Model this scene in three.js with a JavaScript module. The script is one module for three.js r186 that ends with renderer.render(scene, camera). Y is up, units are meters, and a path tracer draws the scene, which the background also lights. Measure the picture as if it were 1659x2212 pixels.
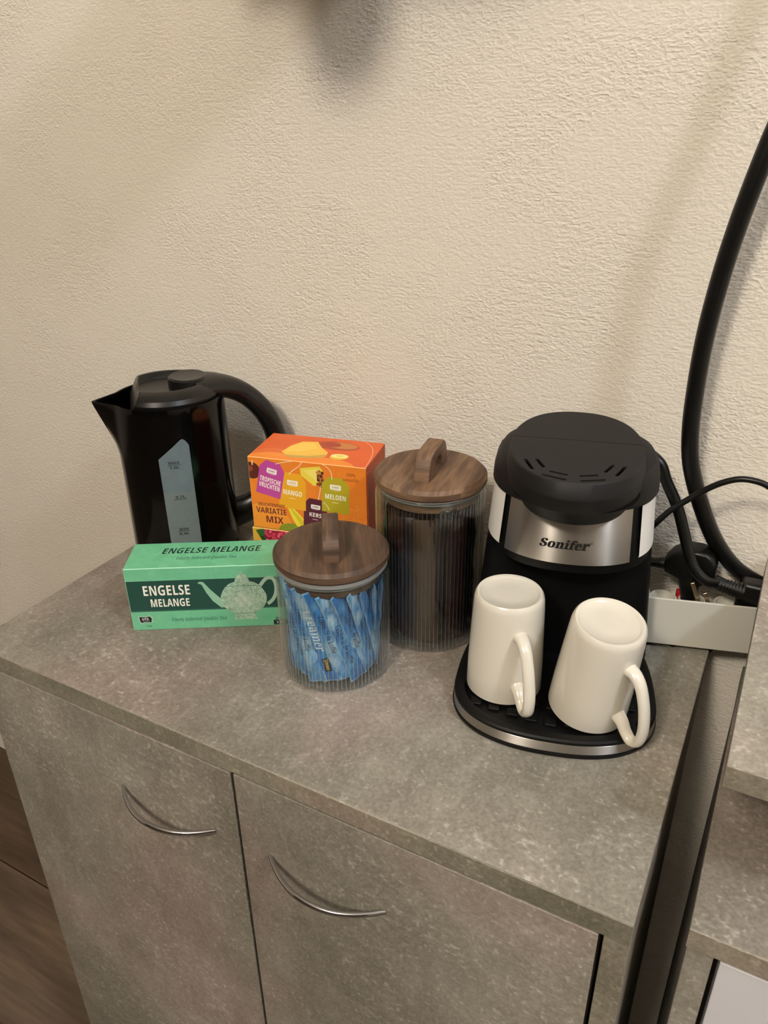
import * as THREE from 'three';
import { RoundedBoxGeometry } from 'three/addons/geometries/RoundedBoxGeometry.js';
import { mergeGeometries, toCreasedNormals as creased } from 'three/addons/utils/BufferGeometryUtils.js';

// ---------- camera, exposure ----------
// x runs along the back wall, y is up (0 = top of the grey cabinet), z comes towards the viewer. Metres.
const scene = new THREE.Scene();
const camera = new THREE.PerspectiveCamera(66.85, 1659 / 2212, 0.02, 30);
camera.position.set(0.65013, 0.45, 0.66971);
camera.rotation.order = 'YXZ';
camera.rotation.set(-0.469414, 0.502442, -0.014698);
const renderer = new THREE.WebGLRenderer({ antialias: true });
renderer.toneMapping = THREE.LinearToneMapping;
renderer.toneMappingExposure = 1.0;
renderer.shadowMap.enabled = true;

// ---------- lights: two ceiling lamps (the warm one lights the room, the cool one stands further right, near the wall) ----------
const LAMP_A = new THREE.Vector3(0.40, 1.70, 2.0), LAMP_B = new THREE.Vector3(1.9, 1.72, 0.8);
const COL_A = new THREE.Color().setRGB(1.0, 0.905, 0.785), COL_B = new THREE.Color().setRGB(0.82, 0.89, 1.0);
const POWER_A = 7.6, POWER_B = 3.5;
function lampLight(p, color, cd, radius) {
  const l = new THREE.PointLight(color, cd, 0, 2);
  l.position.copy(p); l.castShadow = true; l.shadow.radius = radius / 0.02;
  l.shadow.mapSize.set(2048, 2048); l.shadow.camera.near = 0.15; l.shadow.camera.far = 8;
  scene.add(l);
}
lampLight(LAMP_A, COL_A, POWER_A, 0.13);
lampLight(LAMP_B, COL_B, POWER_B, 0.08);

// ---------- helpers ----------
let seed = 7;
const rnd = () => { seed = (seed * 1664525 + 1013904223) >>> 0; return seed / 4294967296; };
const rr = (a, b) => a + (b - a) * rnd();
const toCreasedNormals = (g, a) => { g.scale(1000, 1000, 1000); const c = creased(g, a); c.scale(0.001, 0.001, 0.001); return c; };   // the addon joins vertices within a hundredth of a unit
const V = (x, y, z) => new THREE.Vector3(x, y, z);
const names = {};
function numbered(n) { const k = names[n] = (names[n] ?? -1) + 1; return k ? `${n}_${String(k).padStart(3, '0')}` : n; }
function shade(o) { o.castShadow = true; o.receiveShadow = true; return o; }
function thing(name, label, category, pos = [0, 0, 0], turn = 0, group) {
  const o = new THREE.Group(); o.name = numbered(name); scene.add(o);
  o.position.set(...pos); o.rotation.y = turn; o.userData = { label, category };
  if (group) o.userData.group = group;
  return o;
}
function part(name, geo, mat, parent, label) {
  const m = shade(new THREE.Mesh(Array.isArray(geo) ? merge(geo) : geo, mat)); m.name = name; parent.add(m);
  if (label) m.userData.label = label;
  return m;
}
function struct(name, geo, mat, parent = scene) {
  const m = shade(new THREE.Mesh(Array.isArray(geo) ? merge(geo) : geo, mat)); m.name = name; m.userData.kind = 'structure'; parent.add(m); return m;
}
function merge(list) { return mergeGeometries(list.map(g => { g = g.index ? g.toNonIndexed() : g; for (const k of Object.keys(g.attributes)) if (!['position', 'normal', 'uv'].includes(k)) g.deleteAttribute(k); if (!g.attributes.uv) g.setAttribute('uv', new THREE.BufferAttribute(new Float32Array(g.attributes.position.count * 2), 2)); g.clearGroups(); return g; })); }
const at = (g, x, y, z) => { g.translate(x, y, z); return g; };
function metreUV(g, scale, ou = 0, ov = 0) {           // uv in metres by the dominant face direction
  if (g.index) g = g.toNonIndexed();
  const p = g.attributes.position, n = g.attributes.normal, uv = new Float32Array(p.count * 2);
  for (let i = 0; i < p.count; i += 3) {
    let ax = 0, ay = 0, az = 0; for (let k = 0; k < 3; k++) { ax += Math.abs(n.getX(i + k)); ay += Math.abs(n.getY(i + k)); az += Math.abs(n.getZ(i + k)); }
    for (let k = 0; k < 3; k++) {
      const x = p.getX(i + k), y = p.getY(i + k), z = p.getZ(i + k);
      const [u, v] = ay >= ax && ay >= az ? [x, -z] : az >= ax ? [x, y] : [z, y];
      uv[2 * (i + k)] = u * scale + ou; uv[2 * (i + k) + 1] = v * scale + ov;
    }
  }
  g.setAttribute('uv', new THREE.BufferAttribute(uv, 2)); return g;
}
function rbox(x0, x1, y0, y1, z0, z1, r = 0.0012, seg = 2) {
  return at(new RoundedBoxGeometry(x1 - x0, y1 - y0, z1 - z0, seg, r), (x0 + x1) / 2, (y0 + y1) / 2, (z0 + z1) / 2);
}
function loft(sections, { cap0 = true, cap1 = true, crease = 0.6, open = false } = {}) {   // sections: arrays of [x,y,z], equal counts, going up
  const N = sections[0].length, M = sections.length, pos = [], uv = [], idx = [];
  for (let j = 0; j < M; j++) for (let i = 0; i <= N; i++) { pos.push(...sections[j][i % N]); uv.push(i / N, j / (M - 1)); }
  const W = N + 1;
  for (let j = 0; j < M - 1; j++) for (let i = 0; i < (open ? N - 1 : N); i++) { const a = j * W + i, b = a + 1, c = a + W, d = c + 1; idx.push(a, c, b, b, c, d); }
  const cap = (s, up) => { const c = s.reduce((q, p) => [q[0] + p[0] / N, q[1] + p[1] / N, q[2] + p[2] / N], [0, 0, 0]); const b = pos.length / 3; pos.push(...c); uv.push(0.5, 0.5); for (const p of s) { pos.push(...p); uv.push(0.5, 0.5); } for (let i = 0; i < N; i++) { const k = b + 1 + i, l = b + 1 + (i + 1) % N; up ? idx.push(b, l, k) : idx.push(b, k, l); } };
  if (cap0) cap(sections[0], false); if (cap1) cap(sections[M - 1], true);
  const g = new THREE.BufferGeometry(); g.setAttribute('position', new THREE.Float32BufferAttribute(pos, 3)); g.setAttribute('uv', new THREE.Float32BufferAttribute(uv, 2)); g.setIndex(idx);
  return toCreasedNormals(g, crease);
}
const spow = (c, e) => Math.sign(c) * Math.pow(Math.abs(c), e);
function oval(y, a, bf, bb, e = 2.2, zc = 0, xc = 0, N = 72) {   // superellipse outline, bf towards +z, bb towards -z
  const s = []; for (let i = 0; i < N; i++) { const t = i / N * 2 * Math.PI, c = Math.cos(t), n = Math.sin(t); s.push([xc + a * spow(c, 2 / e), y, zc + (n > 0 ? bf : bb) * spow(n, 2 / e)]); } return s;
}
function lathe(pts, seg = 72, crease = 0.5) { return toCreasedNormals(new THREE.LatheGeometry(pts.map(p => new THREE.Vector2(p[0], p[1])), seg), crease); }
function tube(pts, r, seg = 80, rad = 12) { return new THREE.TubeGeometry(new THREE.CatmullRomCurve3(pts.map(p => V(...p)), false, 'centripetal'), seg, r, rad, false); }
function sweep(curve, seg, width, height, side, N = 16) {     // elliptical section along a planar curve; side = plane normal
  const secs = [];
  for (let j = 0; j <= seg; j++) {
    const t = j / seg, p = curve.getPointAt(t), d = curve.getTangentAt(t), up = new THREE.Vector3().crossVectors(d, side).normalize(), w = width(t), h = height(t), s = [];
    for (let i = 0; i < N; i++) { const a = -i / N * 2 * Math.PI; s.push(p.clone().addScaledVector(side, w * Math.cos(a)).addScaledVector(up, h * Math.sin(a)).toArray()); }
    secs.push(s);
  }
  return loft(secs, { crease: 1.0 });
}
const C3 = pts => new THREE.CatmullRomCurve3(pts.map(p => V(...p)), false, 'centripetal');

// ---------- tiling noise ----------
function lattice(n, s) { let q = s * 2654435761 >>> 0; const a = new Float32Array(n * n); for (let i = 0; i < n * n; i++) { q = (q * 1664525 + 1013904223) >>> 0; a[i] = (q >>> 8) / 16777216; } return a; }
function layer(S, nx, ny, s) {                            // one octave of smooth value noise over S x S pixels with nx x ny cells
  const n = Math.max(nx, ny), L = lattice(n, s), out = new Float32Array(S * S), fx = new Float32Array(S), ix = new Int32Array(S);
  for (let x = 0; x < S; x++) { const u = x / S * nx; ix[x] = Math.floor(u); const f = u - ix[x]; fx[x] = f * f * (3 - 2 * f); }
  for (let y = 0; y < S; y++) {
    const v = y / S * ny, j = Math.floor(v), g0 = v - j, g = g0 * g0 * (3 - 2 * g0), r0 = (j % ny) * n, r1 = ((j + 1) % ny) * n;
    for (let x = 0; x < S; x++) { const a = ix[x] % nx, b = (a + 1) % nx, f = fx[x], p = L[r0 + a] + (L[r0 + b] - L[r0 + a]) * f, q = L[r1 + a] + (L[r1 + b] - L[r1 + a]) * f; out[y * S + x] = p + (q - p) * g; }
  }
  return out;
}
function fbm(S, nx, ny, oct, s, gain = 0.5) { const out = new Float32Array(S * S); let amp = 1, tot = 0; for (let o = 0; o < oct; o++) { const l = layer(S, nx << o, ny << o, s + o * 13); for (let i = 0; i < out.length; i++) out[i] += amp * l[i]; tot += amp; amp *= gain; } for (let i = 0; i < out.length; i++) out[i] /= tot; return out; }
function dataTex(S, fill, srgb, H = S) {
  const d = new Uint8Array(S * H * 4); for (let i = 0; i < S * H; i++) { const c = fill(i); d[4 * i] = Math.max(0, Math.min(255, c[0])); d[4 * i + 1] = Math.max(0, Math.min(255, c[1])); d[4 * i + 2] = Math.max(0, Math.min(255, c[2])); d[4 * i + 3] = 255; }
  const t = new THREE.DataTexture(d, S, H); t.wrapS = t.wrapT = THREE.RepeatWrapping; t.magFilter = THREE.LinearFilter; t.minFilter = THREE.LinearMipmapLinearFilter; t.generateMipmaps = true; if (srgb) t.colorSpace = THREE.SRGBColorSpace; t.needsUpdate = true; return t;
}
const sstep = (a, b, x) => { const t = Math.max(0, Math.min(1, (x - a) / (b - a))); return t * t * (3 - 2 * t); };

// ---------- textures ----------
// grey concrete-look laminate, tile of 0.8 m
const concrete = (() => {
  const S = 2048, big = fbm(S, 5, 5, 3, 11), hue = fbm(S, 5, 5, 4, 29), mid = fbm(S, 30, 24, 3, 43), grain = fbm(S, 400, 400, 2, 61), str = fbm(S, 80, 200, 3, 83), spk = fbm(S, 230, 250, 2, 97), msk = fbm(S, 11, 11, 2, 113), str2 = fbm(S, 90, 34, 3, 131);
  return dataTex(S, i => {
    const h = sstep(0.3, 0.7, hue[i]), m = sstep(0.42, 0.66, msk[i]);
    let L = 131 + 52 * (big[i] - 0.5) + 24 * (mid[i] - 0.5) + 30 * (grain[i] - 0.5);
    L += 12 * m * sstep(0.52, 0.76, spk[i]) + 9 * sstep(0.52, 0.76, str[i]) * m + 9 * sstep(0.58, 0.76, str2[i]) * (1 - m);
    L += 20 * sstep(0.75, 0.83, spk[i]);
    return [L + 8 - 6 * h, L - 4 + 1 * h, L - 14 - 1 * h];
  }, true);
})();
// roller plaster on the wall, tile of 0.62 m: short horizontal wrinkles
const plaster = (() => {
  const S = 2048, a = fbm(S, 150, 270, 2, 211, 0.5), b = fbm(S, 100, 170, 2, 223), c = fbm(S, 250, 380, 2, 241), m = fbm(S, 9, 9, 2, 251), big = fbm(S, 14, 14, 2, 263);
  return dataTex(S, i => { const k = 0.75 + 0.45 * sstep(0.35, 0.65, m[i]); const r = 1 - 2 * Math.abs(a[i] - 0.5), q = 1 - 2 * Math.abs(b[i] - 0.5); const h = 60 + 130 * k * (0.45 * r * r + 0.35 * q * q + 0.25 * c[i]) + 26 * (big[i] - 0.5); return [h, h, h]; }, false);
})();
function woodTex(base, dark, light, s, W = 512) {
  const g = fbm(W, 3, 22, 4, s), f = fbm(W, 10, 120, 2, s + 5), b = fbm(W, 3, 6, 3, s + 9);
  return dataTex(W, i => { const t = sstep(0.22, 0.72, g[i]), k = 0.86 + 0.28 * f[i], u = sstep(0.45, 0.75, b[i]); return [0, 1, 2].map(c => (dark[c] + (base[c] - dark[c]) * t + (light[c] - base[c]) * u * 0.6) * k); }, true);
}
const walnutA = woodTex([122, 94, 70], [86, 63, 46], [140, 110, 82], 301), walnutB = woodTex([90, 68, 51], [64, 47, 35], [102, 78, 58], 331);
const floorWood = woodTex([98, 82, 66], [78, 64, 51], [108, 91, 73], 361);
function canvasTex(w, h, draw, srgb = true) { const c = document.createElement('canvas'); c.width = w; c.height = h; const x = c.getContext('2d'); draw(x, w, h); const t = new THREE.CanvasTexture(c); if (srgb) t.colorSpace = THREE.SRGBColorSpace; t.anisotropy = 8; return t; }
function txt(x, s, cx, cy, w, h, color, font = 'bold 100px sans-serif', skew = 0) {   // text fitted to a width and a cap height, centred
  x.save(); x.font = font; x.textAlign = 'center'; x.textBaseline = 'alphabetic'; x.fillStyle = color; const m = x.measureText(s).width;
  x.translate(cx, cy + h / 2); x.transform(1, 0, skew, 1, 0, 0); x.scale(w / m, h / 72); x.fillText(s, 0, 0); x.restore();
}
function mottle(x, w, h, n, cols, rmin, rmax, alpha) { for (let i = 0; i < n; i++) { x.globalAlpha = alpha * rnd(); x.fillStyle = cols[Math.floor(rnd() * cols.length)]; x.beginPath(); x.ellipse(rnd() * w, rnd() * h, rr(rmin, rmax), rr(rmin, rmax), rnd() * 3, 0, 7); x.fill(); } x.globalAlpha = 1; }
function poly(x, pts, fill) { x.beginPath(); pts.forEach((p, i) => i ? x.lineTo(...p) : x.moveTo(...p)); x.closePath(); x.fillStyle = fill; x.fill(); }

// ---------- materials ----------
const std = (o) => new THREE.MeshStandardMaterial(o), phy = (o) => new THREE.MeshPhysicalMaterial(o);
const M = {
  wall: std({ color: 0xe0d8ca, roughness: 0.9, bumpMap: plaster, bumpScale: 0.0016 }),
  plain: std({ color: 0xb4aca0, roughness: 0.9 }),
  curtain: std({ color: 0x3d3732, roughness: 0.95 }),
  ceiling: std({ color: 0xe6e2da, roughness: 0.95 }),
  laminate: std({ map: concrete, roughness: 0.62 }), edging: std({ map: concrete, color: 0xf7f9f0, roughness: 0.6 }),
  blackPlastic: phy({ color: 0x070707, specularIntensity: 0.5, roughness: 0.5 }),
  headPlastic: phy({ color: 0x111010, specularIntensity: 0.7, roughness: 0.6 }),
  darkGloss: phy({ color: 0x040404, specularIntensity: 0.7, roughness: 0.14 }),
  kettleTop: phy({ color: 0x0d0c0b, roughness: 0.33 }),
  rubber: phy({ color: 0x090908, specularIntensity: 0.8, roughness: 0.36 }),
  whitePlastic: std({ color: 0xe9e7e2, roughness: 0.35 }),
  stripWhite: phy({ color: 0xc9c6b9, roughness: 0.28 }),
  steel: phy({ color: 0xb9b4ad, metalness: 1, roughness: 0.37, anisotropy: 1, anisotropyRotation: Math.PI / 2 }),
  chrome: std({ color: 0xc9c9cc, metalness: 1, roughness: 0.09 }),
  clipMetal: std({ color: 0xc9b89a, metalness: 1, roughness: 0.3 }),
  mug: phy({ color: 0xdbd5c7, roughness: 0.22, clearcoat: 0.6, clearcoatRoughness: 0.06 }),
  mugRaw: std({ color: 0xded8ca, roughness: 0.4 }),
  glass: phy({ color: 0xf4f8f8, roughness: 0.02, transmission: 1, thickness: 0, ior: 1.5 }),
  gasket: phy({ color: 0xb9bab8, roughness: 0.45, transmission: 0.5, thickness: 0 }),
  rib: phy({ color: 0xffffff, roughness: 0.02, transmission: 1, thickness: 0.002, ior: 1.4 }),
  lidA: std({ map: walnutA, roughness: 0.6 }), lidB: std({ map: walnutB, roughness: 0.6 }),
  whiteDoor: std({ color: 0xd9d8dc, roughness: 0.35 }),
  board: std({ color: 0xb9b2a6, roughness: 0.8 }),
  red: std({ color: 0xb01010, roughness: 0.3 }),
};

// ---------- room shell ----------
const ZW = -0.035, FLOOR = -0.739, CEIL = 1.86, XL = -2.2, XR = 2.7, ZF = 3.4;
{
  const w = new THREE.PlaneGeometry(1, 1); w.dispose();
  struct('wall_back', metreUV(new THREE.BoxGeometry(XR - XL + 0.2, CEIL - FLOOR, 0.12).translate((XL + XR) / 2, (CEIL + FLOOR) / 2, ZW - 0.06), 1 / 0.62), M.wall);
  struct('wall_left', new THREE.BoxGeometry(0.1, CEIL - FLOOR, ZF - ZW).translate(XL - 0.05, (CEIL + FLOOR) / 2, (ZF + ZW) / 2), M.plain);
  struct('wall_right', new THREE.BoxGeometry(0.1, CEIL - FLOOR, ZF - ZW).translate(XR + 0.05, (CEIL + FLOOR) / 2, (ZF + ZW) / 2), M.plain);
  struct('wall_front', new THREE.BoxGeometry(XR - XL + 0.2, CEIL - FLOOR, 0.1).translate((XL + XR) / 2, (CEIL + FLOOR) / 2, ZF + 0.05), M.curtain);
  struct('ceiling', new THREE.BoxGeometry(XR - XL + 0.2, 0.1, ZF - ZW + 0.2).translate((XL + XR) / 2, CEIL + 0.05, (ZF + ZW) / 2), M.ceiling);
  const fl = struct('floor', new THREE.BoxGeometry(XR - XL + 0.2, 0.1, ZF - ZW + 0.2).translate((XL + XR) / 2, FLOOR - 0.062, (ZF + ZW) / 2), M.board);
  const pm = [0xffffff, 0xe8e2dc, 0xd8cfc6].map(c => std({ color: c, map: floorWood, roughness: 0.5 }));
  const nrow = 18, pw = (ZF - ZW) / nrow;
  const base = metreUV(rbox(-0.612, 0.612, -0.012, 0, -pw / 2 + 0.0006, pw / 2 - 0.0006, 0.0015, 1), 1 / 0.55);
  for (let r = 0; r < nrow; r++) for (let k = 0; k < 4; k++) {
    const p = shade(new THREE.Mesh(base, pm[(r * 7 + k * 5) % 3])); p.name = numbered('plank');
    const x = XL + 0.6125 + k * 1.225 + ((r % 3) - 1) * 0.0; p.position.set(x + 0.0, FLOOR, ZW + (r + 0.5) * pw); p.rotation.y = (r + k) % 2 ? Math.PI : 0; fl.add(p);
  }
}

// ---------- ceiling lamps ----------
function ceilingLamp(p, label, glow, r) {
  const t = thing('ceiling_lamp', label, 'lamp', [p.x, CEIL, p.z]);
  part('ceiling_plate', lathe([[0, 0], [0.06, 0], [0.06, -0.012], [0.05, -0.02], [0, -0.02]], 40), M.whitePlastic, t);
  part('stem', new THREE.CylinderGeometry(0.01, 0.01, CEIL - p.y - 0.02 - r * 0.9, 16).translate(0, -0.02 - (CEIL - p.y - 0.02 - r * 0.9) / 2, 0), M.whitePlastic, t);
  const g = part('globe_shade', new THREE.SphereGeometry(r, 40, 24).translate(0, p.y - CEIL, 0), std({ color: 0xffffff, emissive: glow, emissiveIntensity: 1, roughness: 0.4 }), t);
  g.castShadow = false;
}
ceilingLamp(LAMP_A, 'warm white globe lamp hanging under the ceiling in the middle of the room', new THREE.Color().setRGB(14, 12.6, 10.5), 0.13);
ceilingLamp(LAMP_B, 'cool white globe lamp hanging under the ceiling near the right end of the wall', new THREE.Color().setRGB(15, 16.3, 18.3), 0.08);

// ---------- storage cabinet ----------
{
  const t = thing('storage_cabinet', 'grey concrete-look cabinet with two doors and bowed chrome handles under the kettle and jars', 'cabinet');
  const lam = (g, u, v) => metreUV(g, 1 / 0.8, u, v);
  part('top_panel', lam(rbox(-0.002, 0.6325, -0.0195, 0, 0.005, 0.3224, 0.0010), 0.13, 0.41), M.laminate, t);
  part('edge_band', lam(rbox(-0.002, 0.6325, -0.0195, -0.0004, 0.3217, 0.3234, 0.0008), 0.47, 0.83), M.edging, t, 'greenish edge band of the top');
  part('side_panel', lam(rbox(-0.001, 0.015, FLOOR, -0.0195, 0.006, 0.3030, 0.0006), 0.3, 0.2), M.laminate, t);
  part('side_panel', lam(rbox(0.6160, 0.6325, FLOOR, -0.0198, 0.006, 0.3228, 0.0006), 0.55, 0.7), M.edging, t);
  part('back_panel', rbox(0.013, 0.6148, FLOOR + 0.05, -0.0185, 0.006, 0.010, 0.0005, 1), M.board, t);
  part('divider', rbox(0.3005, 0.3165, FLOOR + 0.06, -0.0185, 0.010, 0.29, 0.0005, 1), M.board, t);
  part('bottom_panel', lam(rbox(0.013, 0.6148, FLOOR + 0.04, FLOOR + 0.056, 0.010, 0.29, 0.0005, 1), 0, 0), M.laminate, t);
  part('plinth', lam(rbox(0.013, 0.6148, FLOOR, FLOOR + 0.04, 0.24, 0.256, 0.0005, 1), 0.1, 0.1), M.laminate, t);
  const doorL = part('door', lam(rbox(0.0015, 0.3130, FLOOR + 0.045, -0.0226, 0.3060, 0.3228, 0.0007), 0.72, 0.05), M.laminate, t, 'left cabinet door');
  const doorR = part('door', lam(rbox(0.3162, 0.6128, FLOOR + 0.045, -0.0219, 0.3060, 0.3228, 0.0007), 0.27, 0.56), M.laminate, t, 'right cabinet door');
  for (const [d, x0, x1, y] of [[doorL, 0.1778, 0.2872, -0.1022], [doorR, 0.3460, 0.4554, -0.1005]]) {
    const m = (x0 + x1) / 2, h = (x1 - x0) / 2, pts = [];
    for (let i = 0; i <= 12; i++) { const a = -1 + i / 6; pts.push([m + a * h, y, 0.3230 + 0.0222 * (1 - Math.abs(a) ** 2.1)]); }
    part('handle', sweep(C3(pts), 40, s => 0.0023 + 0.0003 * Math.sin(Math.PI * s), s => 0.0018 + 0.0006 * Math.sin(Math.PI * s), V(0, 1, 0), 14), M.chrome, d, 'bowed chrome handle');
  }
}

// ---------- neighbouring unit with a raised shelf ----------
{
  const t = thing('sideboard', 'grey concrete-look sideboard with a raised shelf and a white door at the right edge', 'sideboard');
  const lam = (g, u, v) => metreUV(g, 1 / 0.8, u, v), x0 = 0.6625, x1 = 1.3;
  part('raised_shelf', lam(rbox(x0, x1, 0.072, 0.09, -0.031, 0.256, 0.0009), 0.21, 0.63), M.laminate, t);
  for (const x of [0.705, x1 - 0.03]) part('shelf_support', lam(rbox(x, x + 0.016, -0.025, 0.072, 0.03, 0.2, 0.0006), x, 0.3), M.laminate, t);
  const xb = 0.6639;
  part('top_panel', lam(rbox(xb, x1, -0.043, -0.025, -0.02, 0.2875, 0.0009), 0.47, 0.17), M.laminate, t);
  part('side_panel', lam(rbox(xb + 0.001, xb + 0.0180, FLOOR, -0.043, -0.02, 0.2865, 0.0006), 0.11, 0.5), M.laminate, t);
  part('side_panel', lam(rbox(x1 - 0.0185, x1 - 0.002, FLOOR, -0.043, -0.02, 0.2865, 0.0006), 0.31, 0.5), M.laminate, t);
  part('back_panel', rbox(x0 + 0.0185, x1 - 0.0185, FLOOR + 0.05, -0.043, -0.018, -0.014, 0.0005, 1), M.board, t);
  part('edge_band', lam(rbox(x0, x1, 0.0722, 0.0898, 0.2554, 0.2568, 0.0006), 0.6, 0.2), M.edging, t, 'edge band of the raised shelf');
  part('edge_band', lam(rbox(xb, x1, -0.0428, -0.0252, 0.2869, 0.2883, 0.0006), 0.1, 0.6), M.edging, t, 'edge band of the top');
  part('door', rbox(0.6860, x1 - 0.022, FLOOR + 0.04, -0.0465, 0.270, 0.2865, 0.0007), M.whiteDoor, t, 'smooth white door');
}

// ---------- kettle ----------
{
  const t = thing('electric_kettle', 'black plastic electric kettle with a grey water gauge at the back left of the cabinet', 'kettle', [0.0585, 0, 0.0755], Math.PI / 4);
  // local x: from spout (-) to handle (+); local z: towards the camera
  const N = 96;
  const sec = (y, r, b, spout = 0, off = 0, w = 0.42) => { const s = []; for (let i = 0; i < N; i++) { const a = i / N * 2 * Math.PI, c = Math.cos(a), n = Math.sin(a); let d = Math.PI - Math.abs(a - Math.PI) ; d = Math.abs(a - Math.PI); const k = spout * Math.max(0, 1 - d / w) ** 1.25; s.push([0.001 + (r - off) * c - k, y, (b - off) * n * (1 - 0.0)]); } return s; };
  const body = [sec(0.012, 0.0585, 0.058), sec(0.014, 0.0600, 0.0593), sec(0.05, 0.0598, 0.0588), sec(0.10, 0.0596, 0.0582), sec(0.128, 0.0596, 0.058), sec(0.14, 0.0596, 0.058, 0.0025), sec(0.155, 0.0594, 0.058, 0.008), sec(0.17, 0.0592, 0.058, 0.0135), sec(0.182, 0.0590, 0.058, 0.018), sec(0.187, 0.0590, 0.058, 0.0195), sec(0.1885, 0.0586, 0.0576, 0.0195), sec(0.188, 0.0572, 0.0562, 0.0185), sec(0.165, 0.056, 0.055, 0.009), sec(0.13, 0.055, 0.054, 0)];
  part('body', loft(body, { cap1: true, crease: 0.5 }), M.darkGloss, t);
  part('power_base', lathe([[0, 0], [0.056, 0], [0.0585, 0.002], [0.0585, 0.009], [0.057, 0.012], [0, 0.012]], 64), M.blackPlastic, t);
  // lid: a low dome cut off straight above the spout
  const lidSec = (y, r) => sec(y, r, r - 0.0012).map(p => [Math.max(p[0], -0.036 + (y - 0.188) * 0.6), p[1], p[2]]);
  const lid = part('lid', loft([lidSec(0.1835, 0.0555), lidSec(0.1915, 0.0565), lidSec(0.196, 0.0545), lidSec(0.2, 0.0495), lidSec(0.2025, 0.0430), lidSec(0.2026, 0.0400), lidSec(0.2005, 0.0370), lidSec(0.1965, 0.0340), lidSec(0.1955, 0.0250)], { crease: 0.35 }), M.kettleTop, t);
  part('lid_button', loft([oval(0.1955, 0.0215, 0.024, 0.024, 2, 0, 0.024), oval(0.2050, 0.0208, 0.0232, 0.0232, 2, 0, 0.024), oval(0.2068, 0.0185, 0.021, 0.021, 2, 0, 0.024), oval(0.2062, 0.014, 0.016, 0.016, 2, 0, 0.024)], { crease: 0.3 }), M.kettleTop, lid);
  const hc = C3([[0.030, 0.1945, 0], [0.050, 0.1935, 0], [0.070, 0.1875, 0], [0.088, 0.175, 0], [0.104, 0.154, 0], [0.1135, 0.128, 0], [0.1140, 0.104, 0], [0.107, 0.078, 0], [0.094, 0.056, 0], [0.078, 0.042, 0], [0.050, 0.034, 0]]);
  part('handle', sweep(hc, 60, s => 0.0125 + 0.026 * Math.max(0, 1 - s * 4.2) ** 1.3, s => 0.0118 + 0.008 * Math.max(0, s - 0.75) * 4, V(0, 0, 1), 20), M.kettleTop, t);
  // water gauge: a curved translucent window let into the side that faces the viewer
  const gt = canvasTex(256, 1024, (x, w, h) => {
    x.fillStyle = '#66727a'; x.fillRect(0, 0, w, h); x.fillStyle = '#6f7876'; x.fillRect(0, h * 0.47, w, h * 0.53);
    mottle(x, w, h, 260, ['#74807f', '#5f6c73'], 10, 60, 0.12);
    txt(x, 'MAX', 118, 205, 92, 24, '#15191b'); x.fillStyle = '#15191b'; x.fillRect(66, 224, 104, 4); txt(x, '1.0L', 118, 248, 84, 24, '#15191b');
    txt(x, '0.7L', 132, 525, 78, 24, '#15191b'); x.fillRect(80, 544, 104, 5);
    txt(x, 'MIN', 122, 838, 80, 24, '#15191b'); x.fillRect(74, 857, 96, 4); txt(x, '0.4L', 122, 882, 84, 24, '#15191b');
  });
  const secs = []; const A0 = Math.PI / 2 + 0.325, A1 = Math.PI / 2 - 0.225;
  const pos = [], uv = [], idx = []; const n = 16, m = 40;
  for (let j = 0; j <= m; j++) for (let i = 0; i <= n; i++) { const u = i / n, a = A0 + (A1 - A0) * u, yb = 0.03, yt = u < 0.78 ? 0.136 + 0.021 * u / 0.78 : 0.157 - 0.008 * ((u - 0.78) / 0.22) ** 2, y = yb + (yt - yb) * j / m, k = 0.0005; pos.push(0.001 + (0.0598 + k) * Math.cos(a), y, (0.0586 + k) * Math.sin(a)); uv.push(u, (y - 0.03) / 0.127); }
  for (let j = 0; j < m; j++) for (let i = 0; i < n; i++) { const a = j * (n + 1) + i, b = a + 1, c = a + n + 1, d = c + 1; idx.push(a, b, c, b, d, c); }
  const g = new THREE.BufferGeometry(); g.setAttribute('position', new THREE.Float32BufferAttribute(pos, 3)); g.setAttribute('uv', new THREE.Float32BufferAttribute(uv, 2)); g.setIndex(idx); g.computeVertexNormals();
  part('water_gauge', g, phy({ map: gt, roughness: 0.3, side: THREE.DoubleSide }), t, 'grey water gauge with level marks');
}

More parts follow.
